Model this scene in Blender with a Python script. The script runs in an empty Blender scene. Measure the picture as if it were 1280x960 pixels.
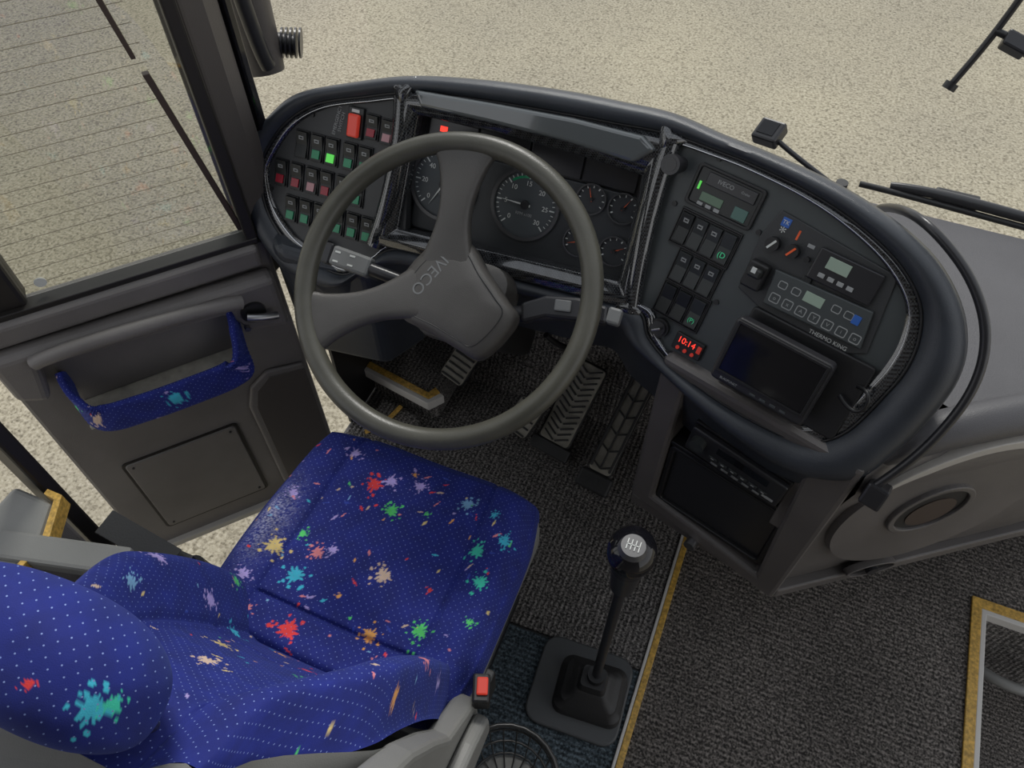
import bpy, bmesh, math, random
import numpy as np
from mathutils import Vector as V, Matrix
random.seed(4)
sc=bpy.context.scene
col=bpy.context.collection
R=math.radians
# ------------------------------------------------------------------ frames
class Fr:
    def __init__(s,o,psi=0,al=90,U=None,W=None):
        s.o=V(o)
        if U is None:
            p=R(psi); a=R(al)
            s.U=V((math.cos(p),-math.sin(p),0)); h=V((math.sin(p),math.cos(p),0))
            s.W=h*math.cos(a)+V((0,0,1))*math.sin(a)
        else: s.U=V(U).normalized(); s.W=V(W).normalized()
        s.N=s.U.cross(s.W)
    def __call__(s,u,v,w=0): return s.o+s.U*u+s.W*v+s.N*w
    def off(s,u,v,w=0,rot=0):
        c,q=math.cos(R(rot)),math.sin(R(rot))
        return Fr(s(u,v,w),U=s.U*c+s.W*q,W=s.W*c-s.U*q)
A=Fr((-.36,.94,.945),0,60)          # instrument cluster face
B=Fr((-.153,.94,.946),17,60)        # right control face
C=Fr((.249,.715,.775),17,90)        # radio console face
E=Fr((.25,.727,0),-35,90)           # passenger side of console
D=Fr((-.87,.82,0),-49,90)           # open door inner face
Z=Fr((0,0,0),0,0)                   # floor
WH=Fr((-.411,.724,.906),U=(1,0,0),W=(0,.82,.57))
# ------------------------------------------------------------------ materials
def newmat(name):
    m=bpy.data.materials.new(name); m.use_nodes=True
    return m,m.node_tree.nodes,m.node_tree.links,m.node_tree.nodes['Principled BSDF']
def mat(name,c,rough=.5,metal=0,bump=0,bs=300,var=0,vs=8,emit=0,coat=0):
    m,n,l,b=newmat(name)
    b.inputs['Base Color'].default_value=(*c,1); b.inputs['Roughness'].default_value=rough
    b.inputs['Metallic'].default_value=metal
    if coat: b.inputs['Coat Weight'].default_value=coat
    if emit: b.inputs['Emission Color'].default_value=(*c,1); b.inputs['Emission Strength'].default_value=emit
    tc=n.new('ShaderNodeTexCoord')
    if bump:
        t=n.new('ShaderNodeTexNoise'); t.inputs['Scale'].default_value=bs; t.inputs['Detail'].default_value=3
        l.new(tc.outputs['Object'],t.inputs['Vector'])
        bp=n.new('ShaderNodeBump'); bp.inputs['Strength'].default_value=bump; bp.inputs['Distance'].default_value=.002
        l.new(t.outputs['Fac'],bp.inputs['Height']); l.new(bp.outputs[0],b.inputs['Normal'])
    if var:
        t=n.new('ShaderNodeTexNoise'); t.inputs['Scale'].default_value=vs; t.inputs['Detail'].default_value=5
        l.new(tc.outputs['Object'],t.inputs['Vector'])
        r=n.new('ShaderNodeValToRGB'); r.color_ramp.elements[0].position=.3; r.color_ramp.elements[1].position=.7
        r.color_ramp.elements[0].color=(*[x*(1-var) for x in c],1); r.color_ramp.elements[1].color=(*[min(1,x*(1+var)) for x in c],1)
        l.new(t.outputs['Fac'],r.inputs[0]); l.new(r.outputs[0],b.inputs['Base Color'])
    return m
M_pad=mat('dash_pad_vinyl',(.033,.038,.047),.34,bump=.25,bs=900,var=.2,vs=12)
M_panel=mat('panel_plastic',(.054,.062,.064),.38,bump=.15,bs=1200,var=.08)
M_panelL=mat('switch_panel_plastic',(.036,.038,.040),.42,bump=.15,bs=1200)
M_blk=mat('black_plastic',(.012,.012,.013),.4,bump=.1,bs=900)
M_blks=mat('satin_black',(.022,.022,.025),.3)
M_gloss=mat('gloss_black',(.006,.006,.008),.08)
M_body=mat('console_grey_plastic',(.112,.103,.100),.40,bump=.3,bs=700,var=.16,vs=7)
M_door=mat('door_grey_plastic',(.160,.149,.144),.44,bump=.3,bs=700,var=.16,vs=6)
M_top=mat('dash_top_grey',(.068,.066,.072),.42,bump=.3,bs=700,var=.14,vs=6)
M_rim=mat('wheel_rim_leather',(.068,.066,.053),.34,bump=.2,bs=500,var=.14,vs=20)
M_hub=mat('hub_plastic',(.070,.066,.062),.38,bump=.25,bs=900,var=.08,vs=15)
M_grey=mat('seat_shell_grey',(.20,.20,.19),.5,bump=.2,bs=700,var=.08)
M_sw=mat('switch_black',(.015,.017,.017),.36)
M_swg=mat('switch_grey',(.032,.036,.036),.40)
M_white=mat('white_print',(.62,.64,.62),.5)
M_dim=mat('grey_print',(.33,.34,.34),.5)
M_face=mat('dial_face',(.024,.027,.030),.5)
M_bez=mat('dial_bezel',(.06,.06,.062),.25)
M_red=mat('red_lens',(.60,.05,.03),.25,emit=.2)
M_dred=mat('dark_red_lens',(.30,.015,.03),.25)
M_green=mat('green_lens',(.02,.24,.11),.25)
M_lgreen=mat('lit_green_lens',(.12,.75,.10),.25,emit=.45)
M_pink=mat('pink_lens',(.50,.26,.28),.3)
M_orange=mat('orange_needle',(.8,.12,.03),.4)
M_led=mat('red_led',(1,.05,.03),.4,emit=1.2)
M_lcd=mat('lcd_green',(.33,.42,.34),.25)
M_blue=mat('blue_label',(.03,.12,.45),.4)
M_plate=mat('shift_plate_dark',(.06,.06,.065),.3)
M_steel=mat('steel',(.35,.35,.36),.35,metal=1)
M_chr=mat('chrome_edge',(.55,.56,.58),.2,metal=1)
M_rubber=mat('rubber',(.022,.022,.023),.55,bump=.2,bs=300)
M_gasket=mat('gear_plate_rubber',(.066,.069,.072),.5,bump=.2,bs=500)
M_pedal=mat('pedal_rubber',(.24,.225,.19),.55,bump=.3,bs=200,var=.3,vs=30)
M_gold=mat('gold_trim',(.56,.34,.07),.4,bump=.4,bs=400,var=.40,vs=150)
M_trimw=mat('white_trim',(.62,.60,.57),.45)
M_strip=mat('light_grey_strip',(.42,.40,.37),.45)
M_seal=mat('black_seal',(.016,.014,.013),.42)
M_pillar=mat('pillar_grey',(.080,.071,.067),.4,bump=.2,bs=500)
M_brown=mat('brown_frame',(.055,.038,.03),.5)
M_wire=mat('heater_wire_tan',(.20,.17,.12),.5)
M_tan=mat('pocket_liner',(.36,.34,.29),.6,bump=.3,bs=300,var=.2,vs=40)
M_stalk=mat('stalk_grey',(.17,.175,.175),.4)
M_bfab=mat('plain_blue_fabric',(.012,.020,.16),.85,bump=.3,bs=900,var=.2,vs=30)

def carpet(name,c1,c2,ang,pitch=.012):
    m,n,l,b=newmat(name); b.inputs['Roughness'].default_value=.95
    tc=n.new('ShaderNodeTexCoord'); mp=n.new('ShaderNodeMapping'); mp.inputs['Rotation'].default_value=(0,0,R(ang))
    l.new(tc.outputs['Object'],mp.inputs[0])
    w=n.new('ShaderNodeTexWave'); w.inputs['Scale'].default_value=1/pitch/3.18; w.inputs['Distortion'].default_value=2.2; w.inputs['Detail'].default_value=3; w.inputs['Detail Scale'].default_value=10
    l.new(mp.outputs[0],w.inputs['Vector'])
    t=n.new('ShaderNodeTexNoise'); t.inputs['Scale'].default_value=200; t.inputs['Detail'].default_value=4; l.new(tc.outputs['Object'],t.inputs['Vector'])
    t2=n.new('ShaderNodeTexNoise'); t2.inputs['Scale'].default_value=5; t2.inputs['Detail'].default_value=4; l.new(tc.outputs['Object'],t2.inputs['Vector'])
    r=n.new('ShaderNodeValToRGB'); r.color_ramp.elements[0].position=.38; r.color_ramp.elements[1].position=.66
    r.color_ramp.elements[0].color=(*c1,1); r.color_ramp.elements[1].color=(*c2,1); l.new(t.outputs['Fac'],r.inputs[0])
    m1=n.new('ShaderNodeMath'); m1.operation='MULTIPLY_ADD'; m1.inputs[1].default_value=.6; m1.inputs[2].default_value=.55; l.new(w.outputs['Fac'],m1.inputs[0])
    m2=n.new('ShaderNodeMath'); m2.operation='MULTIPLY_ADD'; m2.inputs[1].default_value=.9; m2.inputs[2].default_value=.6; l.new(t2.outputs['Fac'],m2.inputs[0])
    m3=n.new('ShaderNodeMath'); m3.operation='MULTIPLY'; l.new(m1.outputs[0],m3.inputs[0]); l.new(m2.outputs[0],m3.inputs[1])
    vm=n.new('ShaderNodeVectorMath'); vm.operation='SCALE'; l.new(r.outputs[0],vm.inputs[0]); l.new(m3.outputs[0],vm.inputs['Scale'])
    l.new(vm.outputs[0],b.inputs['Base Color'])
    ad=n.new('ShaderNodeMath'); ad.operation='ADD'; l.new(w.outputs['Fac'],ad.inputs[0]); l.new(t.outputs['Fac'],ad.inputs[1])
    bp=n.new('ShaderNodeBump'); bp.inputs['Strength'].default_value=.6; bp.inputs['Distance'].default_value=.003
    l.new(ad.outputs[0],bp.inputs['Height']); l.new(bp.outputs[0],b.inputs['Normal'])
    return m
M_carp=carpet('ribbed_carpet',(.028,.026,.025),(.29,.27,.255),0)
M_carpR=carpet('aisle_carpet',(.027,.024,.022),(.245,.22,.20),90)
M_carpB=carpet('rear_carpet',(.016,.026,.034),(.12,.155,.18),90)

def carbon():
    m,n,l,b=newmat('carbon_trim'); b.inputs['Roughness'].default_value=.18; b.inputs['Coat Weight'].default_value=1.0; b.inputs['Coat IOR'].default_value=1.7
    tc=n.new('ShaderNodeTexCoord'); mp=n.new('ShaderNodeMapping'); mp.inputs['Rotation'].default_value=(0.5,.3,.78)
    ch=n.new('ShaderNodeTexChecker'); ch.inputs['Scale'].default_value=330
    ch.inputs['Color1'].default_value=(.008,.008,.010,1); ch.inputs['Color2'].default_value=(.050,.053,.057,1)
    l.new(tc.outputs['Object'],mp.inputs[0]); l.new(mp.outputs[0],ch.inputs['Vector']); l.new(ch.outputs['Color'],b.inputs['Base Color'])
    return m
M_carbon=carbon()
def ground_mat():
    m,n,l,b=newmat('gravel_asphalt'); b.inputs['Roughness'].default_value=.95
    tc=n.new('ShaderNodeTexCoord')
    v=n.new('ShaderNodeTexVoronoi'); v.inputs['Scale'].default_value=60; l.new(tc.outputs['Object'],v.inputs['Vector'])
    t=n.new('ShaderNodeTexNoise'); t.inputs['Scale'].default_value=70; t.inputs['Detail'].default_value=6; l.new(tc.outputs['Object'],t.inputs['Vector'])
    t2=n.new('ShaderNodeTexNoise'); t2.inputs['Scale'].default_value=.8; t2.inputs['Detail'].default_value=5; l.new(tc.outputs['Object'],t2.inputs['Vector'])
    r=n.new('ShaderNodeValToRGB'); e=r.color_ramp.elements
    e[0].position=.3; e[0].color=(.16,.143,.105,1); e[1].position=.68; e[1].color=(.48,.44,.355,1)
    x=e.new(.45); x.color=(.345,.312,.238,1)
    l.new(t.outputs['Fac'],r.inputs[0])
    mx=n.new('ShaderNodeMix'); mx.data_type='RGBA'; mx.blend_type='MULTIPLY'; mx.inputs[0].default_value=.5
    r2=n.new('ShaderNodeValToRGB'); r2.color_ramp.elements[0].color=(.35,.33,.3,1); r2.color_ramp.elements[1].color=(1,1,1,1); r2.color_ramp.elements[0].position=.0; r2.color_ramp.elements[1].position=.35
    sp=n.new('ShaderNodeSeparateColor'); l.new(v.outputs['Color'],sp.inputs[0]); l.new(sp.outputs[0],r2.inputs[0])
    l.new(r.outputs[0],mx.inputs[6]); l.new(r2.outputs[0],mx.inputs[7])
    mx2=n.new('ShaderNodeMix'); mx2.data_type='RGBA'; mx2.blend_type='MULTIPLY'; mx2.inputs[0].default_value=.6
    r3=n.new('ShaderNodeValToRGB'); r3.color_ramp.elements[0].position=.3; r3.color_ramp.elements[1].position=.65; r3.color_ramp.elements[0].color=(.78,.77,.75,1); r3.color_ramp.elements[1].color=(1.1,1.08,1.0,1)
    l.new(t2.outputs['Fac'],r3.inputs[0]); l.new(mx.outputs[2],mx2.inputs[6]); l.new(r3.outputs[0],mx2.inputs[7])
    l.new(mx2.outputs[2],b.inputs['Base Color'])
    bp=n.new('ShaderNodeBump'); bp.inputs['Strength'].default_value=.5; bp.inputs['Distance'].default_value=.01
    l.new(t.outputs['Fac'],bp.inputs['Height']); l.new(bp.outputs[0],b.inputs['Normal'])
    return m
def glass(name,fac):
    m=bpy.data.materials.new(name); m.use_nodes=True; n=m.node_tree.nodes; l=m.node_tree.links; n.clear()
    o=n.new('ShaderNodeOutputMaterial'); mx=n.new('ShaderNodeMixShader'); t=n.new('ShaderNodeBsdfTransparent'); g=n.new('ShaderNodeBsdfGlossy'); g.inputs['Roughness'].default_value=.02
    t.inputs[0].default_value=(.97,.98,.97,1) if fac<.08 else (.83,.84,.82,1); mx.inputs[0].default_value=fac
    l.new(t.outputs[0],mx.inputs[1]); l.new(g.outputs[0],mx.inputs[2]); l.new(mx.outputs[0],o.inputs[0]); return m
M_glass=glass('window_glass',.04); M_glassD=glass('tinted_door_glass',.09)
def fabric():
    m,n,l,b=newmat('blue_splat_fabric'); b.inputs['Roughness'].default_value=.85
    b.inputs['Sheen Weight'].default_value=.10; b.inputs['Sheen Tint'].default_value=(.2,.35,1,1)
    at=n.new('ShaderNodeAttribute'); at.attribute_name='Col'
    uv=n.new('ShaderNodeUVMap'); uv.uv_map='UVMap'
    vo=n.new('ShaderNodeTexVoronoi'); vo.inputs['Scale'].default_value=105; vo.inputs['Randomness'].default_value=0.0
    mp=n.new('ShaderNodeMapping'); mp.inputs['Rotation'].default_value=(0,0,R(45)); l.new(uv.outputs[0],mp.inputs[0]); l.new(mp.outputs[0],vo.inputs['Vector'])
    vo.voronoi_dimensions='2D'
    lt=n.new('ShaderNodeMath'); lt.operation='LESS_THAN'; lt.inputs[1].default_value=.080; l.new(vo.outputs['Distance'],lt.inputs[0])
    ns=n.new('ShaderNodeTexNoise'); ns.inputs['Scale'].default_value=28; ns.inputs['Detail'].default_value=5; l.new(uv.outputs[0],ns.inputs['Vector'])
    mm=n.new('ShaderNodeMath'); mm.operation='MULTIPLY_ADD'; mm.inputs[1].default_value=1.1; mm.inputs[2].default_value=.42; l.new(ns.outputs['Fac'],mm.inputs[0])
    sc_=n.new('ShaderNodeVectorMath'); sc_.operation='SCALE'; l.new(at.outputs['Color'],sc_.inputs[0]); l.new(mm.outputs[0],sc_.inputs['Scale'])
    mx=n.new('ShaderNodeMix'); mx.data_type='RGBA'; l.new(lt.outputs[0],mx.inputs[0]); l.new(sc_.outputs[0],mx.inputs[6]); mx.inputs[7].default_value=(.20,.27,.58,1)
    l.new(mx.outputs[2],b.inputs['Base Color'])
    f=n.new('ShaderNodeTexNoise'); f.inputs['Scale'].default_value=900; l.new(uv.outputs[0],f.inputs['Vector'])
    bp=n.new('ShaderNodeBump'); bp.inputs['Strength'].default_value=.3; bp.inputs['Distance'].default_value=.001; l.new(f.outputs['Fac'],bp.inputs['Height']); l.new(bp.outputs[0],b.inputs['Normal'])
    return m
M_fab=fabric()
# ------------------------------------------------------------------ geometry helpers
def empty(name,par=None):
    e=bpy.data.objects.new(name,None); col.objects.link(e); e.empty_display_size=.05
    if par: e.parent=par
    return e
def link(name,me,m,par=None,bev=0,smooth=None,seg=2):
    o=bpy.data.objects.new(name,me); col.objects.link(o)
    if m is not None and not me.materials: me.materials.append(m)
    if par: o.parent=par
    if smooth is not None:
        for p in me.polygons: p.use_smooth=True
        me.set_sharp_from_angle(angle=R(smooth))
    if bev:
        b=o.modifiers.new('bevel','BEVEL'); b.width=bev; b.segments=seg; b.limit_method='ANGLE'; b.angle_limit=R(40)
    return o
def mesh(name,vs,fs,m,par=None,bev=0,smooth=None,recalc=True,seg=2):
    me=bpy.data.meshes.new(name); me.from_pydata([tuple(v) for v in vs],[],fs); me.update()
    if recalc:
        bm=bmesh.new(); bm.from_mesh(me); bmesh.ops.recalc_face_normals(bm,faces=bm.faces); bm.to_mesh(me); bm.free()
    return link(name,me,m,par,bev,smooth,seg)
def prism(name,fr,poly,w0,w1,m,par=None,bev=.0015,smooth=None,taper=0,seg=2):
    n=len(poly); cu=sum(p[0] for p in poly)/n; cv=sum(p[1] for p in poly)/n
    top=[fr(cu+(p[0]-cu)*(1-taper),cv+(p[1]-cv)*(1-taper),w1) for p in poly]
    bot=[fr(p[0],p[1],w0) for p in poly]
    fs=[list(range(n)),list(range(2*n-1,n-1,-1))]+[[i,(i+1)%n,n+(i+1)%n,n+i] for i in range(n)]
    return mesh(name,top+bot,fs,m,par,bev,smooth,seg=seg)
def rrect(u,v,w,h,r=0,n=5,rot=0):
    if r<=0: pts=[(-w/2,-h/2),(w/2,-h/2),(w/2,h/2),(-w/2,h/2)]
    else:
        pts=[]
        for cx,cy,a0 in ((w/2-r,-h/2+r,-90),(w/2-r,h/2-r,0),(-w/2+r,h/2-r,90),(-w/2+r,-h/2+r,180)):
            for i in range(n+1):
                a=R(a0+90*i/n); pts.append((cx+r*math.cos(a),cy+r*math.sin(a)))
    c,s=math.cos(R(rot)),math.sin(R(rot))
    return [(u+x*c-y*s,v+x*s+y*c) for x,y in pts]
def box(name,fr,u,v,w,h,w0,w1,m,par=None,bev=.0015,r=0,rot=0,taper=0):
    return prism(name,fr,rrect(u,v,w,h,r,rot=rot),w0,w1,m,par,bev,taper=taper)
def cyl(name,fr,u,v,r,w0,w1,m,par=None,n=32,r2=None,bev=0.001):
    r2=r if r2 is None else r2
    vs=[fr(u+r2*math.cos(2*math.pi*i/n),v+r2*math.sin(2*math.pi*i/n),w1) for i in range(n)]+[fr(u+r*math.cos(2*math.pi*i/n),v+r*math.sin(2*math.pi*i/n),w0) for i in range(n)]
    fs=[list(range(n)),list(range(2*n-1,n-1,-1))]+[[i,(i+1)%n,n+(i+1)%n,n+i] for i in range(n)]
    return mesh(name,vs,fs,m,par,0,40)
def ring(name,fr,outer,inner,w0,w1,m,par=None,bev=.001,wi=None,cap=True):
    """frame between two matching closed loops"""
    n=len(outer); wi=w1 if wi is None else wi
    vs=[fr(*p,w1) for p in outer]+[fr(*p,wi) for p in inner]+[fr(*p,w0) for p in outer]+[fr(*p,w0) for p in inner]
    fs=[]
    for i in range(n):
        j=(i+1)%n
        fs+=[[i,j,n+j,n+i],[2*n+j,2*n+i,3*n+i,3*n+j],[i,2*n+i,2*n+j,j],[n+j,3*n+j,3*n+i,n+i]]
    return mesh(name,vs,fs,m,par,bev)
def circ(u,v,r,n=40): return [(u+r*math.cos(2*math.pi*i/n),v+r*math.sin(2*math.pi*i/n)) for i in range(n)]
def tube(name,pts,r,m,par=None,spline='NURBS',cyc=False,res=6,radii=None):
    cu=bpy.data.curves.new(name,'CURVE'); cu.dimensions='3D'; cu.bevel_depth=r; cu.bevel_resolution=res; cu.use_fill_caps=True
    s=cu.splines.new(spline); s.points.add(len(pts)-1)
    for i,p in enumerate(pts):
        s.points[i].co=(*p,1)
        if radii: s.points[i].radius=radii[i]
    s.use_cyclic_u=cyc
    if spline=='NURBS': s.order_u=min(4,len(pts)); s.use_endpoint_u=not cyc; s.resolution_u=8
    cu.materials.append(m)
    tmp=bpy.data.objects.new(name+'_tmp',cu); col.objects.link(tmp)
    dg=bpy.context.evaluated_depsgraph_get(); me=bpy.data.meshes.new_from_object(tmp.evaluated_get(dg)); me.name=name
    bpy.data.objects.remove(tmp); bpy.data.curves.remove(cu)
    o=bpy.data.objects.new(name,me); col.objects.link(o)
    for p in me.polygons: p.use_smooth=True
    if par: o.parent=par
    return o
def text(name,fr,u,v,w,s,size,m,par=None,rot=0):
    cu=bpy.data.curves.new(name,'FONT'); cu.body=s; cu.size=size; cu.extrude=.0002; cu.align_x='CENTER'; cu.align_y='CENTER'
    cu.materials.append(m)
    f=fr.off(u,v,w,rot)
    mx=Matrix((f.U,f.W,f.N)).transposed().to_4x4(); mx.translation=f.o
    tmp=bpy.data.objects.new(name,cu); col.objects.link(tmp)
    dg=bpy.context.evaluated_depsgraph_get(); dg.update(); me=bpy.data.meshes.new_from_object(tmp.evaluated_get(dg)); bpy.data.objects.remove(tmp)
    me.transform(mx); o=bpy.data.objects.new(name,me); col.objects.link(o)
    if par: o.parent=par
    return o
def catmull(P,closed=True,k=6):
    out=[]; n=len(P)
    rng=range(n) if closed else range(n-1)
    for i in rng:
        g=(lambda j:P[j%n]) if closed else (lambda j:P[max(0,min(n-1,j))])
        p0,p1,p2,p3=g(i-1),g(i),g(i+1),g(i+2)
        for q in range(k):
            t=q/k
            out.append(.5*((2*p1)+(p2-p0)*t+(2*p0-5*p1+4*p2-p3)*t*t+(3*p1-p0-3*p2+p3)*t**3))
    if not closed: out.append(P[-1])
    return out
def loft(name,loops,m,par=None,closed=True,caps=False,smooth=50,bev=0):
    n=len(loops[0]); vs=[p for L in loops for p in L]; fs=[]
    for a in range(len(loops)-1):
        for i in range(n if closed else n-1):
            j=(i+1)%n; fs.append([a*n+i,a*n+j,(a+1)*n+j,(a+1)*n+i])
    if caps: fs+= [list(range(n-1,-1,-1)),[(len(loops)-1)*n+i for i in range(n)]]
    return mesh(name,vs,fs,m,par,bev,smooth)
def bar(name,p0,p1,w,t,m,par=None,bev=.003,up=(0,0,1)):
    p0=V(p0);p1=V(p1);d=(p1-p0);U=d.normalized();s=V(up).cross(U)
    if s.length<1e-4: s=V((1,0,0))
    s.normalize(); f=Fr(p0,U=U,W=s)
    return prism(name,f,[(0,-w/2),(d.length,-w/2),(d.length,w/2),(0,w/2)],-t/2,t/2,m,par,bev)
# ------------------------------------------------------------------ ground & floor
g=prism('ground',Fr((0,3,-.9),0,0),rrect(0,0,40,40),-.05,0,ground_mat(),None,0)
fl=empty('floor')
prism('floor_board',Z,[(-.87,-.9),(.067,-.9),(.067,1.30),(-.87,1.30)],-.08,-.004,M_rubber,fl,0)
prism('footwell_carpet',Z,[(-.86,.575),(.05,.60),(.062,.60),(.062,1.30),(-.86,1.30)],-.003,.004,M_carp,fl,.002)
prism('rear_carpet',Z,[(-.86,-.88),(.062,-.88),(.062,.595),(-.86,.57)],-.003,.002,M_carpB,fl,.002)
prism('aisle_carpet',Z,[(.074,-.88),(.735,-.88),(.745,1.045),(1.6,1.045),(1.6,1.32),(.074,1.32)],-.08,.004,M_carpR,fl,.002)
tb=Fr((0,1.20,0),0,62)
box('toe_board',tb,-.40,.15,.92,.32,-.02,0,M_carp,fl,.003)
prism('footwell_riser',Z,[(-.86,1.07),(-.66,1.035),(-.645,1.06),(-.645,1.28),(-.86,1.28)],.004,.115,M_carp,fl,.004)
prism('lower_step',Z,[(-.80,.90),(-.70,.895),(-.66,.96),(-.68,1.0),(-.80,1.02)],.004,.05,M_carp,fl,.004)
tr=empty('trim_1')
box('gold_strip',Z,.078,.09,.014,1.94,.002,.009,M_gold,tr); box('white_strip',Z,.067,.09,.007,1.94,-.003,.008,M_trimw,tr)
tr=empty('trim_2')
prism('gold_strip',Z,[(.715,-.88),(.738,-.88),(.760,1.035),(1.6,1.035),(1.6,1.060),(.738,1.060)],.004,.010,M_gold,tr)
prism('white_strip',Z,[(.738,-.88),(.750,-.88),(.771,1.023),(1.6,1.023),(1.6,1.035),(.760,1.035)],-.02,.009,M_trimw,tr)
tr=empty('trim_3')
prism('gold_edge',Z,[(-.86,1.055),(-.655,1.02),(-.635,1.05),(-.655,1.062),(-.665,1.04),(-.86,1.075)],.10,.122,M_gold,tr,.002)
prism('white_edge',Z,[(-.86,1.042),(-.650,1.005),(-.622,1.045),(-.635,1.05),(-.655,1.02),(-.86,1.055)],.09,.121,M_trimw,tr,.002)
tube('gold_piping',[(-.79,.90,.055),(-.755,.93,.055),(-.74,1.01,.055)],.006,M_gold,tr)
sw_=empty('entrance_stairwell')
prism('step_tread',Z,[(.75,-.88),(1.6,-.88),(1.6,1.02),(.77,1.02)],-.34,-.30,M_carpR,sw_,0)
prism('riser_wall',Z,[(.742,-.88),(.752,-.88),(.772,1.02),(.762,1.02)],-.34,-.02,M_carp,sw_,0)
prism('front_riser',Z,[(.77,1.022),(1.6,1.022),(1.6,1.034),(.77,1.034)],-.34,-.02,M_carp,sw_,0)
tube('grab_handle',[(.80,.99,-.16),(.83,.93,-.12),(.93,.92,-.12),(1.0,.98,-.15)],.013,M_grey,sw_)
# ------------------------------------------------------------------ DASHBOARD
dash=empty('dashboard')
S=.001
outA=[(-330,-262),(-415,-262),(-470,-235),(-515,-180),(-538,-95),(-528,-35),(-488,20),(-435,66),(-330,105),(-230,134),(-110,152),(20,163),(120,166),(200,166)]
inA=[(-314,-228),(-400,-214),(-447,-188),(-483,-145),(-500,-86),(-487,-40),(-450,14),(-393,56),(-304,86),(-225,108),(-110,122),(20,130),(110,134),(200,137)]
outB=[(50,162),(120,164),(220,162),(306,150),(378,128),(432,93),(468,50),(486,0),(486,-60),(474,-130),(448,-200),(359,-240),(235,-232),(124,-205),(55,-190),(8,-165)]
inB=[(56,139),(115,141),(200,138),(275,126),(345,103),(395,68),(418,25),(425,-20),(420,-65),(405,-135),(375,-175),(330,-192),(235,-196),(140,-185),(80,-163),(45,-132)]
outA2=[(140,-165),(0,-172),(-200,-180),(-270,-215)]
inA2=[(150,-138),(0,-143),(-200,-150),(-262,-190)]
OUT=[(A,p) for p in outA]+[(B,p) for p in outB]+[(A,p) for p in outA2]
INN=[(A,p) for p in inA]+[(B,p) for p in inB]+[(A,p) for p in inA2]
def loopP(t,w,shift=(0,0,0)):
    L=[]
    for (f,o),(f2,i) in zip(OUT,INN):
        L.append(f((i[0]+(o[0]-i[0])*t)*S,(i[1]+(o[1]-i[1])*t)*S,w)+V(shift))
    return catmull(L,True,6)
loops=[loopP(.0,.004),loopP(.12,.012),loopP(.35,.019),loopP(.6,.020),loopP(.82,.014),loopP(.96,.004),loopP(1.0,-.010),loopP(1.0,0,(0,.02,-.05)),loopP(.98,0,(0,.05,-.14))]
loft('padded_rim',loops,M_pad,dash,True,False,60)
loft('carbon_edge',[loopP(-.40,-.002),loopP(-.40,.004),loopP(-.25,.008),loopP(-.06,.006),loopP(.02,.003)],M_carbon,dash,True,False,60)
tube('rim_groove',loopP(-.0,.007),.0022,M_blk,dash,'POLY',True,3)
tube('rim_chrome_piping',loopP(-.30,.0078),.0012,M_chr,dash,'POLY',True,3)
pA=[(-200,-150),(-262,-192),(-314,-229),(-400,-216),(-447,-190),(-485,-145),(-501,-86),(-488,-40),(-452,14),(-395,57),(-304,87),(-225,109)]
prism('switch_panel_face',A,[(x*S,y*S) for x,y in pA],-.02,.0,M_panelL,dash,0)
prism('cluster_backing',A,[(x*S,y*S) for x,y in [(-225,-152),(215,-140),(220,138),(110,135),(20,131),(-110,123),(-225,109)]],-.06,-.028,M_blks,dash,0)
pB=[(5,-120)]+[p for p in [(-5,130)]+inB]
prism('control_panel_face',B,[(x*S,y*S) for x,y in pB],-.02,.0,M_panel,dash,0)
inr=[(-203,78),(-80,80),(60,77),(178,70),(184,-98),(50,-104),(-90,-110),(-214,-116)]
our=[(-240,112),(-80,128),(60,134),(205,138),(222,-142),(50,-146),(-90,-150),(-262,-158)]
def lp(P,w,ex=0): return [A(x*S,y*S,w) for x,y in P]
mid=[((a[0]*.55+b[0]*.45),(a[1]*.55+b[1]*.45)) for a,b in zip(inr,our)]
qq=[((a[0]*.15+b[0]*.85),(a[1]*.15+b[1]*.85)) for a,b in zip(inr,our)]
loft('cluster_frame',[lp(inr,-.028),lp(inr,.008),lp(mid,.022),lp(qq,.016),lp(our,.002)],M_carbon,dash,True,False,60,bev=.003)
hood=[(-215,116),(-80,124),(60,130),(170,128),(195,112),(165,86),(60,93),(-80,94),(-200,92)]
prism('hood_gloss_panel',A,[(x*S,y*S) for x,y in hood],.012,.027,mat('hood_gloss',(.09,.10,.105),.10,coat=1.0),dash,.006,taper=.03,seg=3)
for k,(u,v,rr,m_) in enumerate([(-232,106,20,M_carbon),(203,130,19,M_carbon),(213,-135,22,M_carbon)]):
    for j in range(3):
        a=R({0:(150,60,-95),1:(120,10,-95),2:(85,-10,190)}[k][j])
        c,s=math.cos(a),math.sin(a)
        tube('frame_flare_%d_%d'%(k,j),[A(u*S,v*S,.012),A(u*S+c*.016,v*S+s*.016,.012),A(u*S+c*.030,v*S+s*.030,.004)],.013,M_carbon,dash,radii=[1,.8,.35])
tube('right_post',[A(.208,.135,.006),A(.202,.05,.012),A(.204,-.05,.012),A(.216,-.14,.006)],.016,M_carbon,dash)
tube('left_post',[A(-.236,.10,.004),A(-.222,.02,.012),A(-.232,-.08,.012),A(-.255,-.155,.004)],.017,M_carbon,dash)
M_lamp=mat('lamp_panel_smoke',(.03,.03,.034),.22)
for i in range(4):
    u0=-.196+i*.092
    box('lamp_panel_%d'%i,A,u0+.045,.056,.088,.040,-.028,-.022,M_lamp,dash,.001)
box('red_warning_lamp',A,-.168,.062,.013,.009,-.022,-.020,M_led,dash,.0005)
box('gauge_panel',A,-.012,-.04,.385,.145,-.028,-.020,M_face,dash,.002,r=.01)
M_fg=mat('dial_face_grey',(.060,.069,.075),.5)
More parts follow.
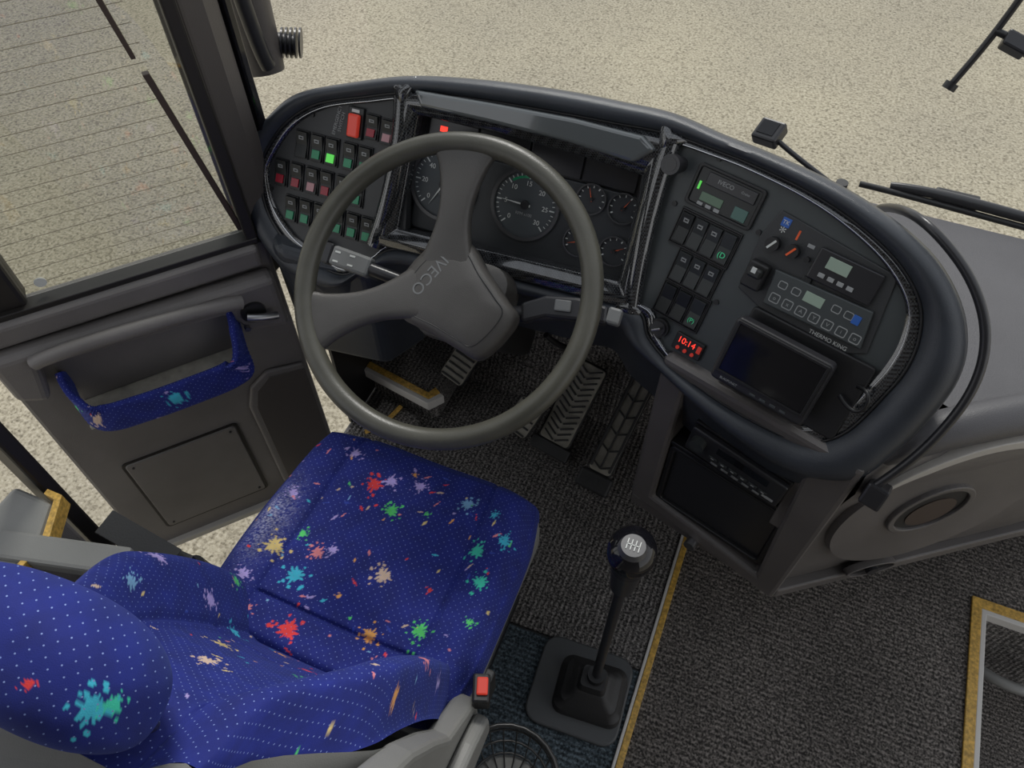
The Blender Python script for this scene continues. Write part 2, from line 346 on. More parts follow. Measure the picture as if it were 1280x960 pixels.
def gauge(name,u,v,r,n,a0,a1,na,labels=None,big=True):
    f=A.off(u,v,-.020)
    g=empty(name,dash)
    cyl('face',f,0,0,r,0,.001,M_fg if big else M_face,g,48)
    ring('bezel',f,circ(0,0,r*1.07),circ(0,0,r*.97),0,.006,M_bez,g,0)
    vs=[];fs=[]
    for i in range(n+1):
        a=R(a0+(a1-a0)*i/n); L=.16 if i%5==0 or not big else .08
        wd=.0011 if (i%5==0) else .0007
        c,s=math.cos(a),math.sin(a); b=len(vs)
        for rr,t in ((r*.92,wd),(r*.92,-wd),(r*(.92-L),-wd),(r*(.92-L),wd)): vs.append(f(c*rr-s*t,s*rr+c*t,.0016))
        fs.append([b,b+1,b+2,b+3])
    mesh('ticks',vs,fs,M_white,g)
    if labels:
        for i,t in enumerate(labels):
            a=R(a0+(a1-a0)*i/(len(labels)-1)); text('numeral_%d'%i,f,math.cos(a)*r*.62,math.sin(a)*r*.62,.0018,t,r*.2,M_white,g)
    a=R(na); c,s=math.cos(a),math.sin(a)
    L=r*.8; t=r*.035
    prism('needle',f,[(-c*L*.2+s*t,-s*L*.2-c*t),(c*L,s*L),(-c*L*.2-s*t,-s*L*.2+c*t)],.003,.0042,M_white if big else M_orange,g,0)
    cyl('needle_cap',f,0,0,r*.13,.001,.006,M_blk,g)
    return f,g
f,g=gauge('tachometer',-.003,-.024,.056,30,225,-45,178,['0','5','10','15','20','25','30'])
text('unit',f,0,-.016,.0018,'RPM x100',.007,M_dim,g)
arc=[(.047*math.cos(R(a)),.047*math.sin(R(a))) for a in range(130,48,-5)]+[(.043*math.cos(R(a)),.043*math.sin(R(a))) for a in range(50,132,5)]
prism('green_band',f,arc,.001,.0014,M_green,g,0)
f,g=gauge('speedometer',-.152,-.026,.058,30,225,-45,240,['0','20','40','60','80','100','120'])
text('unit',f,0,-.016,.0018,'km/h',.008,M_dim,g)
for nm,u,v,na in (('air_pressure_gauge',.104,.012,110),('oil_pressure_gauge',.158,.010,60),('fuel_gauge',.098,-.060,200),('temperature_gauge',.160,-.060,30)):
    gauge(nm,u,v,.0235,8,210,-30,na,None,False)
def rocker(name,fr,u,v,w,h,lens=None,m=M_sw,icon=True):
    g=empty(name,dash)
    ring('surround',fr,rrect(u,v,w+.003,h+.003),rrect(u,v,w-.001,h-.001),0,.003,M_blk,g,.0004)
    hh=h/2
    prof=[(-hh,.0015),(-hh,.007),(0,.0035),(hh,.009),(hh,.0015)]
    vs=[fr(u-w/2+.001,v+a*.95,b) for a,b in prof]+[fr(u+w/2-.001,v+a*.95,b) for a,b in prof]
    fs=[[0,1,2,3,4],[9,8,7,6,5]]+[[i,i+5,(i+1)%5+5,(i+1)%5] for i in range(5)]
    mesh('rocker',vs,fs,m,g,.0006)
    if lens:
        f2=Fr(fr(u,v-hh*.46,.0066),U=fr.U,W=(fr.W*hh-fr.N*.0035))
        box('lens',f2,0,0,w*.62,h*.32,-.001,.0012,lens,g,.0004)
    if icon:
        f2=Fr(fr(u,v+hh*.5,.0069),U=fr.U,W=(fr.W*hh+fr.N*.0055))
        ring('icon',f2,rrect(0,0,w*.38,h*.13),rrect(0,0,w*.24,h*.06),-.001,.0006,M_dim,g,0)
G_,Rr,L_,P_=M_green,M_dred,M_lgreen,M_pink
lay=[(-420,-18,None),(-389,-18,G_),(-360,-18,L_),(-325,-18,G_),(-295,-18,G_),
     (-458,-76,Rr),(-426,-76,Rr),(-394,-76,P_),(-365,-76,Rr),(-332,-76,G_),(-303,-76,G_),
     (-432,-136,G_),(-402,-136,G_),(-372,-136,None),(-335,-136,G_),(-305,-136,G_),(-275,-136,G_),(-288,40,Rr),(-258,38,P_)]
for i,(u,v,ln) in enumerate(lay): rocker('rocker_switch_%d'%i,A,u*S,v*S,.024,.046 if v<30 else .040,ln)
hz=empty('hazard_switch',dash)
box('base',A,-.319,.040,.030,.052,0,.006,M_sw,hz); box('red_cap',A,-.319,.036,.022,.038,.006,.014,M_red,hz,.003); box('cap_label',A,-.319,.060,.014,.005,.006,.008,M_white,hz,0)
text('panel_text',A,-.352,.036,.001,'EMERGENCY\nSWITCH',.009,M_dim,dash,80)
cyl('lamp_dimmer_knob',A,-.351,-.189,.014,0,.014,M_blk,dash)
for i,(u,v) in enumerate([(-470,-30),(-478,-110),(-405,35),(-250,-60),(-340,-205),(-440,-172)]): cyl('panel_screw_%d'%i,A,u*S,v*S,.004,0,.003,M_blk,dash,12)
for i,(u,v) in enumerate([(55,19),(79,19),(103,19),(127,19),(77,-36),(101,-36),(125,-36),(77,-91),(103,-91),(129,-91)]):
    rocker('control_switch_%d'%i,B,u*S,v*S,.022,.048,None,M_sw if i in (0,7,8) else M_swg,icon=(i not in(7,8,3,9)))
for v in (19,-36,-91):
    w={19:(91,.102),-36:(101,.078),-91:(103,.082)}[v]
    ring('switch_block_bezel_%d'%abs(v),B,rrect(w[0]*S,v*S,w[1],.058),rrect(w[0]*S,v*S,w[1]-.004,.053),0,.004,M_blk,dash,.0006)
M_gp=mat('green_print',(.05,.55,.25),.4,emit=.2)
text('green_icon',B,.127,.008,.0085,'(D',.012,M_gp,dash); text('green_icon_lower',B,.129,-.102,.0095,'(P)',.010,M_gp,dash)
kn=empty('adjuster_knob',dash)
cyl('stem',B,.008,.100,.012,0,.025,M_blks,kn); cyl('head',B,.008,.100,.015,.025,.040,M_blks,kn); cyl('hole',B,.008,.100,.010,.040,.0405,M_gloss,kn)
tg=empty('tachograph',dash)
ring('frame',B,rrect(.0925,.086,.110,.062,.006),rrect(.0925,.086,.100,.054,.005),0,.006,M_blk,tg,.001)
box('body',B,.0925,.086,.101,.055,0,.003,M_sw,tg); box('printer_slot',B,.097,.100,.080,.018,.003,.006,M_blks,tg,.001)
text('badge',B,.088,.101,.0063,'IVECO',.009,M_dim,tg); text('badge_small',B,.120,.101,.0063,'Cruise',.005,M_dim,tg)
box('display',B,.076,.073,.036,.013,.003,.0045,mat('lcd_dark_green',(.10,.17,.11),.3),tg,.0005); box('display_small',B,.124,.071,.022,.018,.003,.0045,mat('lcd_teal',(.06,.14,.12),.3),tg,.0005)
for i in range(3): box('button_%d'%i,B,.062+i*.014,.062,.009,.005,.003,.0055,M_dim,tg,.0005)
box('green_lamp',B,.050,.086,.003,.012,.003,.0055,M_lgreen,tg,0)
ks=empty('ignition_switch',dash)
cyl('collar',B,.087,-.139,.016,0,.008,M_blk,ks); cyl('barrel',B,.087,-.139,.012,.008,.012,M_blks,ks); box('slot',B,.087,-.139,.016,.004,.012,.022,M_steel,ks,rot=35)
cl=empty('digital_clock',dash)
box('body',B,.142,-.142,.050,.028,0,.007,M_blk,cl); text('digits',B,.138,-.138,.0075,'10:14',.014,M_led,cl)
for i in range(3): cyl('button_%d'%i,B,.128+i*.013,-.151,.003,.007,.010,M_red,cl,12)
box('red_button',B,.161,-.139,.007,.012,.007,.0095,M_red,cl,.001)
hv=empty('climate_control_panel',dash)
prism('plate',B,[(.176,.102),(.355,.086),(.372,-.025),(.345,-.040),(.210,-.036),(.170,-.024),(.165,.06)],0,.004,M_panelL,hv,.0015)
for i,(u,v,c) in enumerate([(188,56,M_white),(217,58,M_orange)]):
    cyl('knob_%d'%i,B,u*S,v*S,.010,.004,.018,M_blk,hv); box('knob_mark_%d'%i,B,u*S,v*S,.003,.016,.018,.0195,c,hv,0,rot=-30)
cyl('small_knob',B,.240,.056,.004,.004,.012,M_blk,hv)
box('logo',B,.190,.089,.013,.013,.004,.005,M_blue,hv,.0004); text('logo_mark',B,.190,.089,.0054,'TK',.008,M_white,hv)
text('fan_icon',B,.190,.074,.0045,'*',.022,M_white,hv); box('temp_icon',B,.213,.080,.003,.014,.004,.0046,M_orange,hv,0); box('snow_icon',B,.236,.074,.010,.005,.004,.0046,M_dim,hv,0)
box('thermostat',B,.296,.058,.092,.046,.004,.012,M_blks,hv,.002,r=.003)
box('lcd',B,.283,.066,.032,.017,.012,.0135,M_lcd,hv,.0005)
for i in range(4): box('t_button_%d'%i,B,.268+i*.014,.046,.009,.006,.012,.0145,M_dim,hv,.0005)
for i in range(2): box('rock_%d'%i,B,.253,.030+i*.022,.012,.009,.004,.009,M_sw,hv,.0006)
prism('keypad',B,[(.208,.026),(.352,.032),(.362,-.022),(.214,-.026)],.004,.011,M_panel,hv,.002)
box('key_lcd',B,.275,.011,.028,.015,.011,.0122,M_lcd,hv,.0004)
for i in range(7): ring('key_%d'%i,B,rrect(.226+i*.0205,-.012,.0150,.0140,.003),rrect(.226+i*.0205,-.012,.0125,.0115,.002),.011,.0118,M_dim,hv,0)
for i in range(7): text('key_sym_%d'%i,B,.226+i*.0205,-.012,.0113,'oxAYVio'[i],.008,M_dim,hv)
for i in range(2): ring('keyu_%d'%i,B,rrect(.228+i*.0205,.010,.013,.011,.003),rrect(.228+i*.0205,.010,.0107,.0087,.002),.011,.0118,M_dim,hv,0)
for i in range(2): ring('keyr_%d'%i,B,rrect(.308+i*.0185,.013,.013,.011,.003),rrect(.308+i*.0185,.013,.0107,.0087,.002),.011,.0118,M_dim,hv,0)
box('logo_lower',B,.338,.012,.011,.013,.011,.0125,M_blue,hv,.0004); text('brand',B,.318,-.0325,.0048,'THERMO KING',.0085,M_white,hv)
hk=empty('phone_clip',dash)
box('base',B,.187,.006,.030,.040,0,.022,M_blk,hk,.003); box('clip',B,.188,.012,.020,.014,.022,.034,M_sw,hk,.003); box('label',B,.186,.016,.007,.008,.034,.035,M_white,hk,0)
for i,(u,v) in enumerate([(25,45),(150,-60),(160,60),(400,-40),(395,40),(120,-168),(270,-180),(330,120),(60,130),(390,-120)]): cyl('face_screw_%d'%i,B,u*S,v*S,.004,0,.003,M_blk,dash,12)
# monitor
mo=empty('reversing_camera_monitor')
box('mount_plate',B,.300,-.098,.190,.125,0.001,.010,M_blk,mo,.003,r=.006); box('pedestal',B,.28,-.10,.05,.05,.010,.030,M_blk,mo)
FM=Fr(B(.275,-.098,.034),U=B.U,W=(B.W*1+B.N*.08))
box('case',FM,0,0,.150,.104,-.006,.018,M_blks,mo,.004,r=.008); ring('bezel',FM,rrect(0,.006,.140,.086),rrect(0,.006,.132,.078),.018,.0205,M_blk,mo,.0005); box('screen',FM,0,.006,.132,.078,.0175,.0185,M_gloss,mo,.0004)
text('brand',FM,-.045,-.044,.0185,'BLAUPUNKT',.005,M_dim,mo)
for i in range(4): box('btn_%d'%i,FM,-.005+i*.016,-.044,.009,.004,.018,.0195,M_panel,mo,.0005)
tube('cable',[B(.385,-.07,.01),B(.40,-.06,.03),B(.415,-.08,.03),B(.40,-.11,.02),B(.37,-.09,.02)],.003,M_blk,mo)
# ------------------------------------------------------------------ dash body, top shelf, lower console
db=dash
fb=[(-.84,1.0,.80),(-.55,.99,.80),(-.15,1.0,.80),(.10,.93,.815),(.30,.86,.84),(.40,.82,.84),(.52,.905,.84),(.75,1.07,.84),(1.2,1.25,.84)]
bb=[(-.84,1.335),(-.55,1.335),(-.15,1.335),(.08,1.335),(.26,1.335),(.42,1.335),(.6,1.335),(.8,1.32),(1.2,1.30)]
loft('top_shelf',[[V(p) for p in fb],[V((a[0]*.6+b[0]*.4,a[1]*.6+b[1]*.4,a[2]*.5+.80*.5+.008)) for a,b in zip(fb,bb)],[V((b[0],b[1],.795)) for b in bb],[V((b[0],b[1],.70)) for b in bb],[V((p[0],p[1],.70)) for p in fb]],M_top,db,False,False,40)
secs=[(.835,.012),(.80,-.012),(.74,-.016),(.66,-.002),(.55,.0),(.42,.006),(.345,.012),(.31,.04)]
n2=V((E.N.x,E.N.y)).normalized()
ss=(0,.06,.12,.2,.3,.4,.5,.62,.8,1.1)
path=[V(E(s,0)[:2]) for s in ss]
zb=[.315,.32,.33,.34,.34,.335,.345,.38,.42,.45]
loops=[]
for k,(z,of) in enumerate(secs):
    L=[]
    for i,p in enumerate(path):
        t=(z-.31)/(.835-.31); zz=zb[i]+(.835-zb[i])*t
        q=p-n2*of
        L.append(V((q.x,q.y,zz)))
    loops.append(L)
loft('passenger_side_panel',loops,M_body,db,False,False,60)
prism('console_bottom',Fr((0,0,0),0,0),[C(-.33,0)[:2],C(0,0)[:2],E(.5,0)[:2],E(.9,0)[:2],(1.0,1.33),(-.06,1.33)],.33,.36,M_body,db,.004)
tube('top_roll',[E(.03,.80,-.02),E(.10,.845,-.01),E(.25,.845,-.005),E(.5,.84,-.005),E(1.1,.84,-.005)],.030,M_top,db)
arc=[];inn=[]
for a in range(150,18,-6):
    k=.2+.8*min(1,(150-a)/30)
    arc.append((.20+.212*math.cos(R(a)),.614+.205*math.sin(R(a)))); inn.append((.20+(.212-.022*k)*math.cos(R(a)),.614+(.205-.020*k)*math.sin(R(a))))
prism('arch_strip',E,arc+inn[::-1],.0,.024,M_strip,db,.002)
cyl('arch_disc',E,.20,.608,.186,-.02,.014,M_body,db,64,r2=.181)
ring('cup_bezel',E,circ(.180,.622,.073),circ(.180,.622,.062),0,.022,M_body,db,.002)
cyl('cup_hole',E,.180,.622,.064,0,.0165,M_blk,db,40); cyl('cup_inner',E,.186,.611,.043,.0165,.018,M_brown,db,40)
ov=lambda a,b:[(.178+a*math.cos(i/20*math.pi),.375+b*math.sin(i/20*math.pi)) for i in range(40)]
prism('lower_oval_recess',E,ov(.048,.020),0,.008,M_blk,db,.001); ring('lower_oval',E,ov(.052,.022),ov(.046,.018),0,.014,M_body,db,.001)
cyl('lower_knob',E,.178,.375,.012,0,.018,M_blks,db)
o4=[(-.333,-.402),(-.002,-.448),(.004,.03),(-.333,.03)]; i4=[(-.285,-.372),(-.048,-.402),(-.066,-.05),(-.285,-.03)]
ring('radio_fascia',C,o4,i4,-.09,.006,M_body,db,.008)
box('radio_back_panel',C,-.165,-.2,.30,.42,-.10,-.09,M_blk,db,0)
prism('console_left_wall',Fr((0,0,0),0,0),[C(-.333,0)[:2],C(-.318,0)[:2],(-.05,1.3),(-.07,1.3)],.37,.80,M_body,db,.003)
prism('radio_side_cheek',C,[(-.075,-.06),(-.06,-.06),(-.05,-.23),(-.075,-.23)],-.08,-.002,M_body,db,.002)
box('pocket_door',C,-.167,-.285,.215,.175,-.03,-.012,M_blks,db,.004,r=.008)
ring('pocket_frame',C,rrect(-.167,-.285,.232,.19,.01),rrect(-.167,-.285,.212,.172,.008),-.03,-.004,M_blk,db,.002)
box('pocket_shelf',C,-.167,-.185,.235,.010,-.08,-.006,M_blk,db)
cyl('console_foot_screw',C,-.18,-.43,.012,-.01,.02,M_steel,db)
rad=empty('car_radio')
FRD=C.off(-.163,-.115,.004,-4)
box('chassis',FRD,0,0,.180,.070,-.07,.0,M_blk,rad,.002); box('faceplate',FRD,0,0,.176,.064,0,.012,M_blks,rad,.003,r=.004)
box('display',FRD,.012,.014,.095,.018,.012,.0128,M_gloss,rad,.0004); cyl('volume_knob',FRD,-.068,.008,.013,.012,.026,M_swg,rad)
for i in range(6): box('preset_%d'%i,FRD,-.036+i*.019,-.012,.015,.007,.012,.0142,M_swg,rad,.0006)
for i in range(6): box('preset_lbl_%d'%i,FRD,-.036+i*.019,-.012,.006,.0020,.0142,.0145,M_dim,rad,0)
for i in range(5): box('key_%d'%i,FRD,-.030+i*.02,-.024,.013,.004,.012,.014,M_stalk,rad,.0005)
box('label',FRD,.070,-.020,.02,.006,.012,.0125,M_dim,rad,0)
mesh('left_bolster',[(-.86,.86,.80),(-.80,.80,.78),(-.62,.83,.76),(-.58,.92,.72),(-.86,1.1,.80),(-.58,1.1,.74),
  (-.86,.86,.45),(-.80,.84,.45),(-.64,.86,.45),(-.60,.95,.45),(-.86,1.1,.45),(-.60,1.1,.45)],
  [[0,1,2,3,5,4],[0,6,7,1],[1,7,8,2],[2,8,9,3],[3,9,11,5],[6,10,11,9,8,7],[0,4,10,6],[4,5,11,10]],M_pad,db,.02,seg=4)
box('underside',Fr((0,0,.74),0,0),-.33,1.14,.60,.36,-.03,0,M_blk,db)
box('kick_panel',Fr((-.86,1.13,0),U=(0,1,0),W=(0,0,1)),0,.37,.38,.73,-.01,.0,M_blk,db)
# ------------------------------------------------------------------ STEERING WHEEL
sw=empty('steering_wheel')
Rw,rw=.2290,.0165
vs=[];fs=[];nu,nv=128,24
for i in range(nu):
    a=2*math.pi*i/nu
    for j in range(nv):
        b=2*math.pi*j/nv; rr=Rw+rw*math.cos(b); vs.append(WH(rr*math.cos(a),rr*math.sin(a),rw*1.05*math.sin(b)))
for i in range(nu):
    for j in range(nv): fs.append([i*nv+j,((i+1)%nu)*nv+j,((i+1)%nu)*nv+(j+1)%nv,i*nv+(j+1)%nv])
mesh('rim',vs,fs,M_rim,sw,0,80)
def spoke(name,ang,side):
    c,s=math.cos(R(ang)),math.sin(R(ang)); loops=[]
    for k in range(17):
        t=k/16; rad_=.03+t*(Rw-.03+.002)
        wd=.052-.022*math.sin(min(1,t*1.12)*math.pi)-.008*t+(.014*max(0,t-.85)/.15)
        h=-.036*(1-t)**1.3-.002; th=.011+.006*(1-t)
        L=[]
        for q in range(20):
            a=2*math.pi*q/20; ca,sa=math.cos(a),math.sin(a)
            x=math.copysign(abs(ca)**.45,ca)*wd+side*.012*(1-t); y=math.copysign(abs(sa)**.6,sa)*th
            L.append(WH(c*rad_-s*x,s*rad_+c*x,h+y))
        loops.append(L)
    loft(name,loops,M_hub,sw,True,True,70)
spoke('spoke_upper',99,1); spoke('spoke_left',210,-1)
HB=WH.off(0,0,0,-115.5)
pad=[(-.044,.105),(-.054,.075),(-.066,.02),(-.080,-.030),(-.062,-.066),(0,-.080),(.062,-.066),(.080,-.030),(.066,.02),(.054,.075),(.044,.105),(0,.112)]
padc=[ (p.x,p.y) for p in catmull([V((x,y,0)) for x,y in pad],True,4)]
def padloop(s,w): return [HB(x*s,y*s,w-.10*max(0,y-.03)*s) for x,y in padc]
loft('hub_pad',[padloop(.9,-.085),padloop(1.0,-.060),padloop(1.0,-.034),padloop(.96,-.026),padloop(.85,-.020),padloop(.5,-.017),padloop(.1,-.016)],M_hub,sw,True,True,50)
text('hub_lettering',HB,0,-.038,-.0168,'IVECO',.026,M_stalk,sw)
tube('hub_seam',[HB(x*.80,y*.80+.004,-.0195-.08*max(0,y-.03)) for x,y in padc],.0007,M_blk,sw,'POLY',True,2)
sc2=empty('steering_column',sw)
def rsec(w,hw,hh,cu=0,cv=0): return [WH(cu+x,cv+y,w) for x,y in rrect(0,0,hw*2,hh*2,min(hw,hh)*.5)]
loft('shroud_upper',[rsec(-.088,.055,.055),rsec(-.095,.070,.070),rsec(-.13,.078,.072),rsec(-.17,.074,.068),rsec(-.215,.06,.058)],M_hub,sc2,True,True,50)
loft('column_lower',[rsec(-.205,.048,.048),rsec(-.36,.045,.05),rsec(-.55,.035,.035)],M_blk,sc2,True,True,50)
sl=empty('indicator_stalk',sc2)
ST=WH.off(0,0,-.085)
tube('arm',[ST(-.05,0,-.02),ST(-.12,.002),ST(-.17,.006)],.011,M_blks,sl)
box('grip',ST,-.200,.008,.075,.034,-.010,.012,M_stalk,sl,.005,rot=-3); box('end_cap',ST,-.245,.010,.018,.036,-.010,.012,M_blks,sl,.004)
for i in range(4): box('icon_%d'%i,ST,-.225+(i%2)*.028,.016-(i//2)*.016,.010,.003,.012,.0126,M_white,sl,0)
sr=empty('wiper_stalk',sc2)
tube('arm',[ST(.05,0,-.02),ST(.10,-.004),ST(.14,.02),ST(.175,.03)],.014,M_blks,sr)
prism('grip',ST,[(.115,-.008),(.150,.012),(.205,.022),(.245,.028),(.240,.055),(.19,.056),(.14,.045),(.105,.022)],-.014,.014,M_blks,sr,.005)
box('switch',ST,.172,.036,.026,.018,.014,.020,M_stalk,sr,.002,rot=10); box('light_end',ST,.252,.044,.022,.026,-.012,.013,M_stalk,sr,.004)
tube('wiring_loom',[(-.30,.90,.66),(-.27,.92,.60),(-.24,.96,.58),(-.26,1.0,.50)],.006,M_blk,sc2)
# ------------------------------------------------------------------ pedals
def pedal(name,p0,p1,w,ribs,chev=True):
    g=empty(name); p0=V(p0);p1=V(p1); U=V((1,0,0)); Wd=(p1-p0); L=Wd.length; Wd.normalize(); U=(U-Wd*U.dot(Wd)).normalized()
    f=Fr(p0,U=U,W=Wd)
    box('plate',f,0,L/2,w,L,-.012,0,M_blk,g,.004,r=.012); box('pad',f,0,L/2,w*.9,L*.96,0,.006,M_pedal,g,.002,r=.010)
    for i in range(ribs):
        y=L*(.08+.84*i/(ribs-1))
        if chev:
            for s in (-1,1): box('rib_%d_%d'%(i,s),f,s*w*.20,y,w*.40,.0045,.006,.010,M_rubber,g,.001,rot=s*30)
        else: box('rib_%d'%i,f,0,y,w*.8,.005,.006,.010,M_rubber,g,.001)
    return g,f,L
g,f,L=pedal('brake_pedal',(-.318,1.055,.055),(-.278,1.235,.20),.092,13)
box('heel_hinge',f,0,-.015,.11,.035,-.03,.004,M_rubber,g,.004); box('arm',f,0,.05,.05,.10,-.05,-.012,M_blk,g)
g,f,L=pedal('accelerator_pedal',(-.180,1.02,.04),(-.140,1.26,.19),.066,6)
box('side_rail_a',f,-.026,L/2,.007,L*.9,.006,.014,M_rubber,g,.002); box('side_rail_b',f,.026,L/2,.007,L*.9,.006,.014,M_rubber,g,.002); box('centre_rail',f,0,L/2,.005,L*.9,.006,.013,M_rubber,g,.002)
box('heel_hinge',f,0,-.022,.09,.05,-.02,.006,M_rubber,g,.006); cyl('hinge_cap',f,0,-.022,.012,-.01,.010,M_rubber,g); box('support',f,0,.1,.04,.12,-.05,-.012,M_blk,g)
g,f,L=pedal('clutch_pedal',(-.415,1.02,.10),(-.385,1.09,.16),.075,5,False); box('arm',f,0,.07,.02,.15,-.05,-.012,M_blk,g)
g,f,L=pedal('footrest_pedal',(-.622,1.085,.14),(-.592,1.16,.20),.075,6,False); box('arm',f,.01,.05,.03,.1,-.05,-.012,M_blk,g)
# ------------------------------------------------------------------ gear lever
gl=empty('gear_lever')
prism('floor_plate',Z,rrect(-.048,.507,.205,.195,.035,rot=3),.003,.014,M_gasket,gl,.004)
loft('boot',[[V((-.025+x,.508+y,z)) for x,y in rrect(0,0,w,h,min(w,h)*.2,rot=5)] for w,h,z in [(.150,.125,.012),(.145,.12,.040),(.125,.10,.050),(.118,.095,.060),(.09,.075,.068),(.075,.065,.085),(.06,.05,.09),(.05,.045,.12)]],M_rubber,gl,True,True,40)
tube('rod',[(-.022,.510,.06),(-.022,.512,.35),(-.022,.518,.60)],.0095,M_blks,gl,res=8); cyl('collar',Fr((-.022,.51,.12),0,0),0,0,.018,0,.02,M_blk,gl)
cyl('neck',Fr((-.022,.518,.58),0,0),0,0,.020,0,.08,M_blks,gl,r2=.026); cyl('neck_ring',Fr((-.022,.518,.655),0,0),0,0,.027,0,.012,M_blks,gl)
kn=[]
for k in range(15):
    t=k/14; a=-math.pi/2*.75+t*(math.pi/2*1.75); rr=.037*math.cos(a); z=.70+.035*math.sin(a)
    kn.append([V((-.022+max(rr,.0005)*math.cos(2*math.pi*i/40),.520+max(rr,.0005)*math.sin(2*math.pi*i/40)*1.08,z)) for i in range(40)])
loft('knob',kn,M_gloss,gl,True,True,80)
kz=Fr((-.022,.512,.7355),0,0)
cyl('shift_plate',Fr((-.022,.512,.727),0,0),0,0,.022,0,.0095,M_plate,gl,r2=.018)
for i in range(4): box('gate_%d'%i,kz,-.009+i*.006,0,.0014,.017,.001,.0022,M_white,gl,0)
box('gate_bar',kz,0,0,.020,.0014,.001,.0022,M_white,gl,0)
# ------------------------------------------------------------------ SEAT
seat=empty('driver_seat')
BLUE=np.array([.008,.017,.185])
PAL={'r':(.80,.05,.05),'l':(.44,.35,.72),'g':(.10,.66,.16),'y':(.76,.58,.22),'t':(.66,.48,.36),'c':(.05,.50,.68),'o':(.85,.40,.10),'s':(.76,.24,.26),'b':(.20,.42,.66),'d':(.03,.06,.38),'e':(.05,.64,.44)}
def paint(co2,splats,nchip,rng,ext,dust=None):
    colr=np.tile(BLUE,(len(co2),1))
    xs,ys=co2[:,0],co2[:,1]
    if dust:
        dd=np.exp(-((xs-dust[0])/dust[2])**2-((ys-dust[1])/dust[3])**2)*(rng.rand(len(xs))**2)
        colr=colr+(dd*.45)[:,None]*np.array([1.0,.98,.9])
    def one(cx,cy,r,c,seed):
        rs=np.random.RandomState(seed)
        mk=np.where((abs(xs-cx)<2.2*r)&(abs(ys-cy)<2.2*r))[0]
        if len(mk)==0: return
        dx,dy=xs[mk]-cx,ys[mk]-cy; d=np.hypot(dx,dy); th=np.arctan2(dy,dx)
        k=rs.randint(6,10); rad=r*(.62+.13*np.sin(k*th+rs.rand()*6)+.11*np.sin((k+3)*th+rs.rand()*6)+.08*np.sin(3*th+rs.rand()*6)+.08*np.sin(17*th+rs.rand()*6))
        m=d<rad
        for _ in range(8):
            a=rs.rand()*6.28; dd=r*(.95+.5*rs.rand()); m|=np.hypot(dx-dd*math.cos(a),dy-dd*math.sin(a))<r*(.07+.1*rs.rand())
        colr[mk[m]]=np.array(PAL[c])
    for i in range(nchip):
        cx=ext[0]+rng.rand()*(ext[1]-ext[0]); cy=ext[2]+rng.rand()*(ext[3]-ext[2]); a=rng.rand()*3.14; L=.003+.007*rng.rand(); Wd=.0013+.0018*rng.rand()
        c='rlgytcosbddsrt'[rng.randint(14)]
        dx,dy=xs-cx,ys-cy; p=dx*math.cos(a)+dy*math.sin(a); q=-dx*math.sin(a)+dy*math.cos(a)
        colr[(abs(p)/L+abs(q)/Wd)<1]=np.array(PAL[c])
    for i,(cx,cy,r,c) in enumerate(splats): one(cx,cy,r,c,i*7+3)
    return colr
def fabgrid(name,nu,nv,fn,uvfn,splats,nchip,par,ext,seed=1,dust=None,mode='surface'):
    us=np.linspace(0,1,nu); vs_=np.linspace(0,1,nv)
    co=[];uv=[]
    for b in vs_:
        for a in us:
            co.append(fn(a,b)); uv.append(uvfn(a,b))
    fs=[[j*nu+i,j*nu+i+1,(j+1)*nu+i+1,(j+1)*nu+i] for j in range(nv-1) for i in range(nu-1)]
    me=bpy.data.meshes.new(name); me.from_pydata(co,[],fs); me.update()
    uv=np.array(uv)
    P=np.array(co).reshape(nv,nu,3)
    du=np.zeros((nv,nu)); du[:,1:]=np.cumsum(np.linalg.norm(np.diff(P,axis=1),axis=2),axis=1); du-=du[:,nu//2][:,None]
    dv=np.zeros((nv,nu)); dv[1:,:]=np.cumsum(np.linalg.norm(np.diff(P,axis=0),axis=2),axis=0); dv=np.repeat(dv[:,nu//2][:,None],nu,1)
    fuv=np.stack([du,dv],-1).reshape(-1,2)
    if mode=='arc': uv=fuv           # cloth pattern follows the upholstered surface
    if mode=='planar': fuv=uv
    cc=paint(uv,splats,nchip,np.random.RandomState(seed),ext,dust)
    ca=me.color_attributes.new('Col','FLOAT_COLOR','POINT'); ca.data.foreach_set('color',np.hstack([cc,np.ones((len(cc),1))]).ravel())
    ul=me.uv_layers.new(name='UVMap'); li=np.zeros(len(me.loops),dtype=np.int32); me.loops.foreach_get('vertex_index',li); ul.data.foreach_set('uv',fuv[li].ravel())
    o=bpy.data.objects.new(name,me); col.objects.link(o); me.materials.append(M_fab); o.parent=par
    for p in me.polygons: p.use_smooth=True
    return o
sm=lambda x:(0 if x<0 else 1 if x>1 else x*x*(3-2*x))
cx0,cy0,hx,hy=-.448,.457,.243,.230
